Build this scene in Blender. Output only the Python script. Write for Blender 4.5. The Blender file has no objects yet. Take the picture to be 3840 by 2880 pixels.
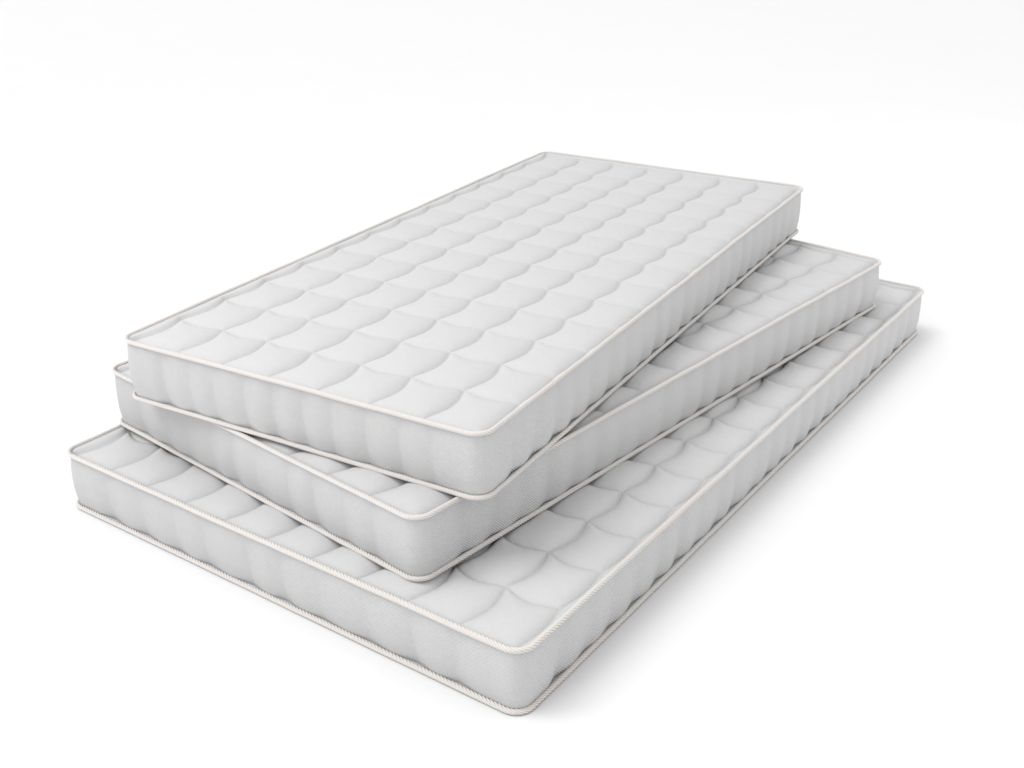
import bpy, math
import numpy as np
from mathutils import Vector

# ------------------------------------------------------------------ camera, world, lights, exposure
sc = bpy.context.scene
BASE = 0.0056                                    # centre height of the lowest cord above the floor
cd = bpy.data.cameras.new("camera")
cd.sensor_fit = 'HORIZONTAL'; cd.sensor_width = 36.0
cd.lens = 36.0 * 1.14172
cd.clip_start = 0.05; cd.clip_end = 400.0
cam = bpy.data.objects.new("camera", cd)
sc.collection.objects.link(cam)
cam.location = (0, 0, 1.27419 + BASE)
cam.rotation_euler = (math.radians(90) - 0.4359, 0, 0)
sc.camera = cam

world = bpy.data.worlds.new("World"); sc.world = world
world.use_nodes = True
bg = world.node_tree.nodes["Background"]
bg.inputs[0].default_value = (1.0, 1.0, 1.0, 1)
bg.inputs[1].default_value = 0.80

def area(name, loc, target, size, power, col=(1, 1, 1)):
    l = bpy.data.lights.new(name, 'AREA'); l.shape = 'SQUARE'; l.size = size
    l.energy = power; l.color = col
    o = bpy.data.objects.new(name, l); sc.collection.objects.link(o)
    o.location = loc
    o.rotation_euler = (Vector(target) - Vector(loc)).to_track_quat('-Z', 'Y').to_euler()
    return o
# large overhead studio light, far up in front on the left: soft direction and an even white floor
area("studio_light_bank", (-24.0, 0.0, 54.0), (2.0, 9.0, 0.0), 31.0, 12300.0)
# softbox in front on the left, over the camera's shoulder
area("studio_softbox", (-1.7, -0.3, 1.85), (-0.2, 2.3, 0.35), 1.0, 12.0)
# small softbox close to the near left end of the stack
area("studio_softbox", (-1.75, 1.5, 2.0), (-0.35, 2.1, 0.35), 0.8, 9.0)
# long low strip light along the right side
strip = area("studio_strip_light", (3.5, 3.0, 0.62), (0.4, 2.5, 0.15), 3.4, 19.0)
strip.data.shape = 'RECTANGLE'; strip.data.size_y = 0.8

sc.view_settings.view_transform = 'Standard'
sc.view_settings.look = 'None'
sc.view_settings.exposure = 0.0
sc.view_settings.gamma = 1.0
sc.view_settings.use_curve_mapping = False
sc.cycles.max_bounces = 8
sc.cycles.diffuse_bounces = 1

# ------------------------------------------------------------------ materials
def new_mat(name):
    m = bpy.data.materials.new(name); m.use_nodes = True
    nt = m.node_tree; b = nt.nodes["Principled BSDF"]
    return m, nt, b

def mth(nt, op, a, b=None):
    n = nt.nodes.new('ShaderNodeMath'); n.operation = op
    for i, v in enumerate((a, b)):
        if v is None: continue
        if isinstance(v, (int, float)): n.inputs[i].default_value = v
        else: nt.links.new(v, n.inputs[i])
    return n.outputs[0]

def noise(nt, vec, scale, detail=2.0, rough=0.5):
    n = nt.nodes.new('ShaderNodeTexNoise')
    n.inputs['Scale'].default_value = scale
    n.inputs['Detail'].default_value = detail
    n.inputs['Roughness'].default_value = rough
    nt.links.new(vec, n.inputs['Vector'])
    return n.outputs[0]

def ramp_mix(nt, fac, c0, c1):
    n = nt.nodes.new('ShaderNodeMix'); n.data_type = 'RGBA'
    nt.links.new(fac, n.inputs[0])
    n.inputs[6].default_value = (*c0, 1); n.inputs[7].default_value = (*c1, 1)
    return n.outputs[2]

def bump(nt, b, height, dist, strength=1.0):
    n = nt.nodes.new('ShaderNodeBump')
    n.inputs['Distance'].default_value = dist
    n.inputs['Strength'].default_value = strength
    nt.links.new(height, n.inputs['Height'])
    nt.links.new(n.outputs[0], b.inputs['Normal'])

def cloth(b, rough=0.95):
    b.inputs['Roughness'].default_value = rough
    b.inputs['Specular IOR Level'].default_value = 0.12
    b.inputs['Sheen Weight'].default_value = 0.06
    b.inputs['Sheen Roughness'].default_value = 0.6

# quilted ticking of the top: fine brushed jersey
M_TOP, nt, b = new_mat("quilted_jersey")
tc = nt.nodes.new('ShaderNodeTexCoord')
n1 = noise(nt, tc.outputs['Object'], 420.0, 2.0, 0.7)
n2 = noise(nt, tc.outputs['Object'], 60.0, 3.0, 0.6)
mix = mth(nt, 'ADD', mth(nt, 'MULTIPLY', n1, 0.6), mth(nt, 'MULTIPLY', n2, 0.4))
nt.links.new(ramp_mix(nt, mix, (0.590, 0.590, 0.589), (0.680, 0.680, 0.679)), b.inputs['Base Color'])
bump(nt, b, mth(nt, 'ADD', mth(nt, 'MULTIPLY', n1, 1.0), mth(nt, 'MULTIPLY', n2, 0.8)), 0.0011, 0.8)
cloth(b)

# side border: diagonal twill weave laid out along the border (uv in metres)
M_SIDE, nt, b = new_mat("twill_border_fabric")
uv = nt.nodes.new('ShaderNodeUVMap'); uv.uv_map = 'border'
sp = nt.nodes.new('ShaderNodeSeparateXYZ'); nt.links.new(uv.outputs[0], sp.inputs[0])
tc = nt.nodes.new('ShaderNodeTexCoord')
wob = mth(nt, 'MULTIPLY', noise(nt, tc.outputs['Object'], 25.0, 2.0), 0.0035)
dg = mth(nt, 'ADD', mth(nt, 'ADD', sp.outputs[0], sp.outputs[1]), wob)
wave = mth(nt, 'SINE', mth(nt, 'MULTIPLY', dg, 2 * math.pi / 0.0055))
dg2 = mth(nt, 'SUBTRACT', sp.outputs[0], sp.outputs[1])
wave2 = mth(nt, 'SINE', mth(nt, 'MULTIPLY', dg2, 2 * math.pi / 0.0085))
brk = noise(nt, tc.outputs['Object'], 90.0, 2.0)
w = mth(nt, 'MULTIPLY', wave, mth(nt, 'ADD', mth(nt, 'MULTIPLY', wave2, 0.22), mth(nt, 'ADD', brk, 0.35)))
cf = mth(nt, 'ADD', mth(nt, 'MULTIPLY', w, 0.35), 0.5)
nt.links.new(ramp_mix(nt, cf, (0.56, 0.56, 0.56), (0.645, 0.645, 0.644)), b.inputs['Base Color'])
bump(nt, b, mth(nt, 'ADD', w, mth(nt, 'MULTIPLY', noise(nt, tc.outputs['Object'], 500.0, 2.0), 0.5)), 0.00045, 0.85)
cloth(b)

# twisted cord piping, warm off-white
M_CORD, nt, b = new_mat("twisted_cord")
tc = nt.nodes.new('ShaderNodeTexCoord')
n1 = noise(nt, tc.outputs['Object'], 900.0, 2.0)
nt.links.new(ramp_mix(nt, n1, (0.70, 0.663, 0.63), (0.785, 0.75, 0.72)), b.inputs['Base Color'])
bump(nt, b, n1, 0.0002, 0.5)
b.inputs['Roughness'].default_value = 0.75
b.inputs['Specular IOR Level'].default_value = 0.25

# plain underside
M_BOT, nt, b = new_mat("underside_fabric")
tc = nt.nodes.new('ShaderNodeTexCoord')
n1 = noise(nt, tc.outputs['Object'], 300.0, 2.0)
nt.links.new(ramp_mix(nt, n1, (0.55, 0.56, 0.56), (0.62, 0.63, 0.63)), b.inputs['Base Color'])
cloth(b)

# white studio floor
M_FLOOR, nt, b = new_mat("white_studio_floor")
tc = nt.nodes.new('ShaderNodeTexCoord')
n1 = noise(nt, tc.outputs['Object'], 3.0, 3.0)
nt.links.new(ramp_mix(nt, n1, (0.885, 0.885, 0.885), (0.905, 0.905, 0.905)), b.inputs['Base Color'])
b.inputs['Roughness'].default_value = 0.9
b.inputs['Specular IOR Level'].default_value = 0.1

# ------------------------------------------------------------------ mesh helper
def mesh_obj(name, co, faces, mat, parent=None, uvs=None):
    co = np.asarray(co, np.float32).reshape(-1, 3)
    faces = np.asarray(faces, np.int32)
    me = bpy.data.meshes.new(name)
    nf, k = faces.shape
    me.vertices.add(len(co)); me.vertices.foreach_set('co', co.ravel())
    me.loops.add(nf * k); me.loops.foreach_set('vertex_index', faces.ravel())
    me.polygons.add(nf)
    me.polygons.foreach_set('loop_start', np.arange(0, nf * k, k, dtype=np.int32))
    me.polygons.foreach_set('use_smooth', np.ones(nf, dtype=bool))
    if uvs is not None:
        lay = me.uv_layers.new(name='border')
        lay.data.foreach_set('uv', np.asarray(uvs, np.float32)[faces.ravel()].ravel())
    me.update(calc_edges=True)
    me.materials.append(mat)
    o = bpy.data.objects.new(name, me)
    sc.collection.objects.link(o)
    if parent is not None: o.parent = parent
    return o

def grid_faces(nu, nv, wrap_u=False, wrap_v=False):
    iu = np.arange(nu if wrap_u else nu - 1); iv = np.arange(nv if wrap_v else nv - 1)
    I, J = np.meshgrid(iu, iv, indexing='ij')
    I2 = (I + 1) % nu; J2 = (J + 1) % nv
    return np.stack([I * nv + J, I2 * nv + J, I2 * nv + J2, I * nv + J2], -1).reshape(-1, 4)

def outline(L, W, r, s):
    """point, outward normal on a rounded rectangle at arc length s (counter-clockwise, starts at middle of the -Y side)"""
    a, c, q = L - 2 * r, W - 2 * r, math.pi * r / 2
    per = 2 * a + 2 * c + 4 * q
    s = np.mod(s + a / 2, per)
    P = np.zeros(s.shape + (2,)); N = np.zeros_like(P)
    x0 = -L / 2 + r; y0 = -W / 2 + r; x1 = -x0; y1 = -y0
    seg = [('l', a, (x0, -W / 2), (1, 0)), ('c', q, (x1, y0), -90), ('l', c, (L / 2, y0), (0, 1)), ('c', q, (x1, y1), 0),
           ('l', a, (x1, W / 2), (-1, 0)), ('c', q, (x0, y1), 90), ('l', c, (-L / 2, y1), (0, -1)), ('c', q, (x0, y0), 180)]
    t = 0.0
    for kind, ln, p, d in seg:
        m = (s >= t - 1e-9) & (s <= t + ln + 1e-9)
        u = s[m] - t
        if kind == 'l':
            P[m, 0] = p[0] + d[0] * u; P[m, 1] = p[1] + d[1] * u
            N[m] = (d[1], -d[0])
        else:
            an = math.radians(d) + u / r
            N[m, 0] = np.cos(an); N[m, 1] = np.sin(an)
            P[m, 0] = p[0] + r * np.cos(an); P[m, 1] = p[1] + r * np.sin(an)
        t += ln
    return P, N, per

def smooth(a, b, x):
    t = np.clip((x - a) / (b - a), 0, 1); return t * t * (3 - 2 * t)

R = 0.0324          # corner radius
H = 0.12187         # distance between the two cords

def cord(L, W, rad, pitch, z, parent, rng, label=None):
    n = 5
    _, _, per = outline(L, W, R, np.zeros(1))
    turns = round(per / (pitch * n))
    lead = per / turns
    nl = int(turns * 22); nr = n * 6
    s = np.arange(nl) / nl * per
    # slight unevenness of the sewn cord
    k = 2 * math.pi / per
    dz = 0.0004 * np.sin(s * k * 9 + rng.uniform(0, 6)) + 0.00025 * np.sin(s * k * 23 + rng.uniform(0, 6))
    dn = 0.0003 * np.sin(s * k * 7 + rng.uniform(0, 6)) + 0.0002 * np.sin(s * k * 31 + rng.uniform(0, 6))
    if z == 0: dz *= 0.3
    P, N, _ = outline(L, W, R, s)
    P = P + N * dn[:, None]
    ph = np.arange(nr) / nr * 2 * math.pi
    dlt = (ph % (2 * math.pi / n)) - math.pi / n
    c, rho = 0.635 * rad, 0.377 * rad
    rr = c * np.cos(dlt) + np.sqrt(np.maximum(rho ** 2 - (c * np.sin(dlt)) ** 2, 0))
    ang = ph[None, :] - (2 * math.pi * s / lead)[:, None]
    X = P[:, None, 0] + N[:, None, 0] * rr[None] * np.cos(ang)
    Y = P[:, None, 1] + N[:, None, 1] * rr[None] * np.cos(ang)
    Z = z + dz[:, None] + rr[None] * np.sin(ang)
    o = mesh_obj("piping", np.stack([X, Y, Z], -1), grid_faces(nl, nr, True, True), M_CORD, parent)
    if label: o['label'] = label
    return o

def border(L, W, nw_s, nw_l, rad, parent, rng):
    _, _, per = outline(L, W, R, np.zeros(1))
    ns = int(per / 0.0035)
    s = np.arange(ns + 1) / ns * per
    nz = 28
    t = np.linspace(0, 1, nz) ** 1.0            # 0 bottom, 1 top
    P, N, _ = outline(L, W, R, s)
    a, c, q = L - 2 * R, W - 2 * R, math.pi * R / 2
    sm = np.mod(s + a / 2, per)
    fold = np.zeros_like(s); fade = np.zeros_like(s)
    t0 = 0
    for ln, nw, corner in ((a, nw_l, 0), (q, 0, 1), (c, nw_s, 0), (q, 0, 1), (a, nw_l, 0), (q, 0, 1), (c, nw_s, 0), (q, 0, 1)):
        m = (sm >= t0 - 1e-9) & (sm <= t0 + ln + 1e-9)
        if not corner:
            u = sm[m] - t0
            x = u / ln * nw
            kk = np.floor(x).astype(int)
            amp = 0.65 + 0.7 * rng.random(nw + 3)
            sh = rng.uniform(-0.2, 0.2, nw + 4)
            x = x + 0.5 * (sh[kk] * (1 - (x - kk)) + sh[kk + 1] * (x - kk))
            f = np.abs(np.sin(math.pi * x))
            fold[m] = (0.6 * (1 - f ** 0.9) + 0.4 * (0.5 + 0.5 * np.cos(2 * math.pi * x))) * amp[np.clip(np.round(x).astype(int), 0, nw + 2)]
            e = np.minimum(u, ln - u)
            fade[m] = smooth(0.015, 0.075, e)
        t0 += ln
    inset_top = 0.0018
    belly = 0.0042 * np.sin(math.pi * np.clip(t, 0, 1)) ** 0.9
    low = 1 - smooth(0.0, 0.30, t)               # tuck above the lower cord
    d = (-inset_top + belly)[None, :] - 0.0016 * low[None, :]
    amp_z = 0.0058 * (0.6 + 0.4 * (1 - smooth(0.15, 1.0, t))) * (0.4 + 0.6 * smooth(0, 0.1, 1 - t))
    d = d - (fold * fade)[:, None] * amp_z[None, :]
    # long, very soft unevenness
    k = 2 * math.pi / per
    d = d + (0.0010 * np.sin(s * k * 5 + rng.uniform(0, 6)) + 0.0007 * np.sin(s * k * 13 + rng.uniform(0, 6)))[:, None] * np.sin(math.pi * t)[None, :]
    zz = 0.002 + t * (H - 0.004)
    # fold lines lean a little
    X = P[:, None, 0] + N[:, None, 0] * d; Y = P[:, None, 1] + N[:, None, 1] * d
    Z = np.broadcast_to(zz[None, :], X.shape)
    U = np.stack([np.broadcast_to(s[:, None], X.shape), Z], -1).reshape(-1, 2)
    return mesh_obj("side_border", np.stack([X, Y, Z], -1), grid_faces(ns + 1, nz), M_SIDE, parent, U)

def clamp_round(X, Y, L, W, r):
    ax, ay = L / 2 - r, W / 2 - r
    dx = np.abs(X) - ax; dy = np.abs(Y) - ay
    m = (dx > 0) & (dy > 0)
    dist = np.hypot(dx, dy)
    k = np.where(m & (dist > r), r / np.maximum(dist, 1e-9), 1.0)
    X2 = np.where(m, np.sign(X) * (ax + dx * k), X)
    Y2 = np.where(m, np.sign(Y) * (ay + dy * k), Y)
    return X2, Y2

def quilt(L, W, nx, ny, sx, sy, parent, rng, puff=0.0172):
    """scalloped quilting: both families of stitch lines run through a square lattice, each stretch bows
    towards the foot (-X) or the -Y side"""
    A = 0.0165
    K = 22
    u = (1 - np.cos(np.linspace(0, math.pi, K + 1)[:-1])) / 2
    u = 0.6 * u + 0.4 * np.arange(K) / K
    mrg = np.linspace(0, 1, 9)
    def axis(n):
        core = np.concatenate([i + u for i in range(n)] + [[n]])
        return np.concatenate([-1 + mrg[:-1], core, n + mrg[1:]])
    S, T = np.meshgrid(axis(nx), axis(ny), indexing='ij')
    hx, hy = nx * sx / 2, ny * sy / 2
    def place(q, n, step, half, full):
        lo = -half + (q) * (full - half); hi = half + (q - n) * (full - half)
        return np.where(q < 0, lo, np.where(q > n, hi, -half + q * step))
    X = place(S, nx, sx, hx, L / 2); Y = place(T, ny, sy, hy, W / 2)
    Sc = np.clip(S, 0, nx); Tc = np.clip(T, 0, ny)
    fs = 1 - np.maximum(np.maximum(-S, S - nx), 0); ft = 1 - np.maximum(np.maximum(-T, T - ny), 0)
    bx = A * np.abs(np.sin(math.pi * Tc)) * fs * ft
    by = A * np.abs(np.sin(math.pi * Sc)) * fs * ft
    bx = bx * (0.60 + 0.40 * smooth(0, 1, S)); by = by * (0.60 + 0.40 * smooth(0, 1, T))
    X2 = X - bx; Y2 = Y - by
    X2, Y2 = clamp_round(X2, Y2, L - 0.001, W - 0.001, R)
    fu = Sc - np.floor(Sc); fv = Tc - np.floor(Tc)
    pu = 4 * fu * (1 - fu); pv = 4 * fv * (1 - fv)
    inner = (S >= 0) & (S <= nx) & (T >= 0) & (T <= ny)
    g1 = np.sin(math.pi * fu ** 1.22) ** 0.55; g2 = np.sin(math.pi * fv ** 1.12) ** 0.66
    f = (np.maximum(g1, 1e-4) ** -3.0 + np.maximum(g2, 1e-4) ** -3.0) ** (-1 / 3.0) * 2 ** (1 / 3.0)
    f = np.where((g1 < 1e-3) | (g2 < 1e-3), 0, f)
    ci = np.clip(np.floor(Sc).astype(int), 0, nx - 1); cj = np.clip(np.floor(Tc).astype(int), 0, ny - 1)
    hcell = rng.uniform(0.9, 1.06, (nx, ny))[ci, cj]
    z0 = -0.0102
    Z = z0 + puff * f * hcell
    # margin: low at the stitch line, rising softly to the cord
    mo = np.maximum(np.maximum(-S, S - nx), np.maximum(-T, T - ny))
    zm = z0 + 0.0102 * smooth(0.0, 0.5, mo) ** 0.8 - 0.001 * smooth(0.75, 1, mo)
    Z = np.where(inner, Z, zm)
    # fine slack puckers that leave the stitch lines
    Z = Z + np.where(inner, 0.00022 * np.sin(X2 * 210 + 1.7 * np.sin(Y2 * 60)) * np.sin(Y2 * 190 + 1.3 * np.sin(X2 * 45)), 0)
    co = np.stack([X2, Y2, Z + H], -1)
    return mesh_obj("top_panel", co, grid_faces(*X.shape), M_TOP, parent)

def underside(L, W, parent):
    nq = 400
    _, _, per = outline(L, W, R, np.zeros(1))
    P, N, _ = outline(L, W, R, np.arange(nq) / nq * per)
    P = P - N * 0.002
    rings = []
    for k, z in ((1.0, 0.002), (0.985, -0.0004), (0.94, -0.0022), (0.02, -0.0022)):
        rings.append(np.concatenate([P * k, np.full((nq, 1), z)], 1))
    co = np.stack(rings, 1)                          # nq x 4 x 3
    return mesh_obj("bottom_panel", co, grid_faces(nq, 4, True, False), M_BOT, parent)

def mattress(name, label, x, y, z, th, L, W, nx, ny, sx, sy, nw_s, nw_l, rad, pitch, seed):
    rng = np.random.default_rng(seed)
    e = bpy.data.objects.new(name, None); sc.collection.objects.link(e)
    e.empty_display_size = 0.3
    e.location = (x, y, z); e.rotation_euler = (0, 0, th)
    e['label'] = label; e['category'] = 'mattress'; e['group'] = 'quilted mattresses stacked on the white floor'
    quilt(L, W, nx, ny, sx, sy, e, rng)
    border(L, W, nw_s, nw_l, rad, e, rng)
    cord(L, W, rad, pitch, H, e, rng)
    cord(L, W, rad, pitch, 0, e, rng)
    underside(L, W, e)
    return e

# ------------------------------------------------------------------ floor
n = 9
xs = np.linspace(-60, 60, n); ys = np.linspace(-40, 90, n)
X, Y = np.meshgrid(xs, ys, indexing='ij')
fl = mesh_obj("floor", np.stack([X, Y, np.zeros_like(X)], -1), grid_faces(n, n), M_FLOOR)
fl['kind'] = 'structure'

# ------------------------------------------------------------------ the three mattresses
STEP = H + 0.0095
mattress("mattress", "widest white quilted mattress lying on the floor at the bottom of the stack",
         0.11807, 2.62233, BASE, 0.95618, 2.0, 1.15873, 15, 10, 0.1312, 0.1112, 11, 23, 0.0051, 0.0080, 3)
mattress("mattress", "medium-width white quilted mattress lying twisted between the widest and the narrowest one",
         0.06626, 2.61694, BASE + STEP, 0.85186, 1.7451, 0.93457, 13, 8, 0.1320, 0.1118, 11, 22, 0.0047, 0.0068, 5)
mattress("mattress", "narrowest white quilted mattress, uncovered and brightly lit on top of the stack",
         0.02697, 2.67002, BASE + 2 * STEP, 1.04967, 1.75247, 0.83504, 13, 7, 0.1318, 0.1143, 11, 22, 0.0044, 0.0062, 8)
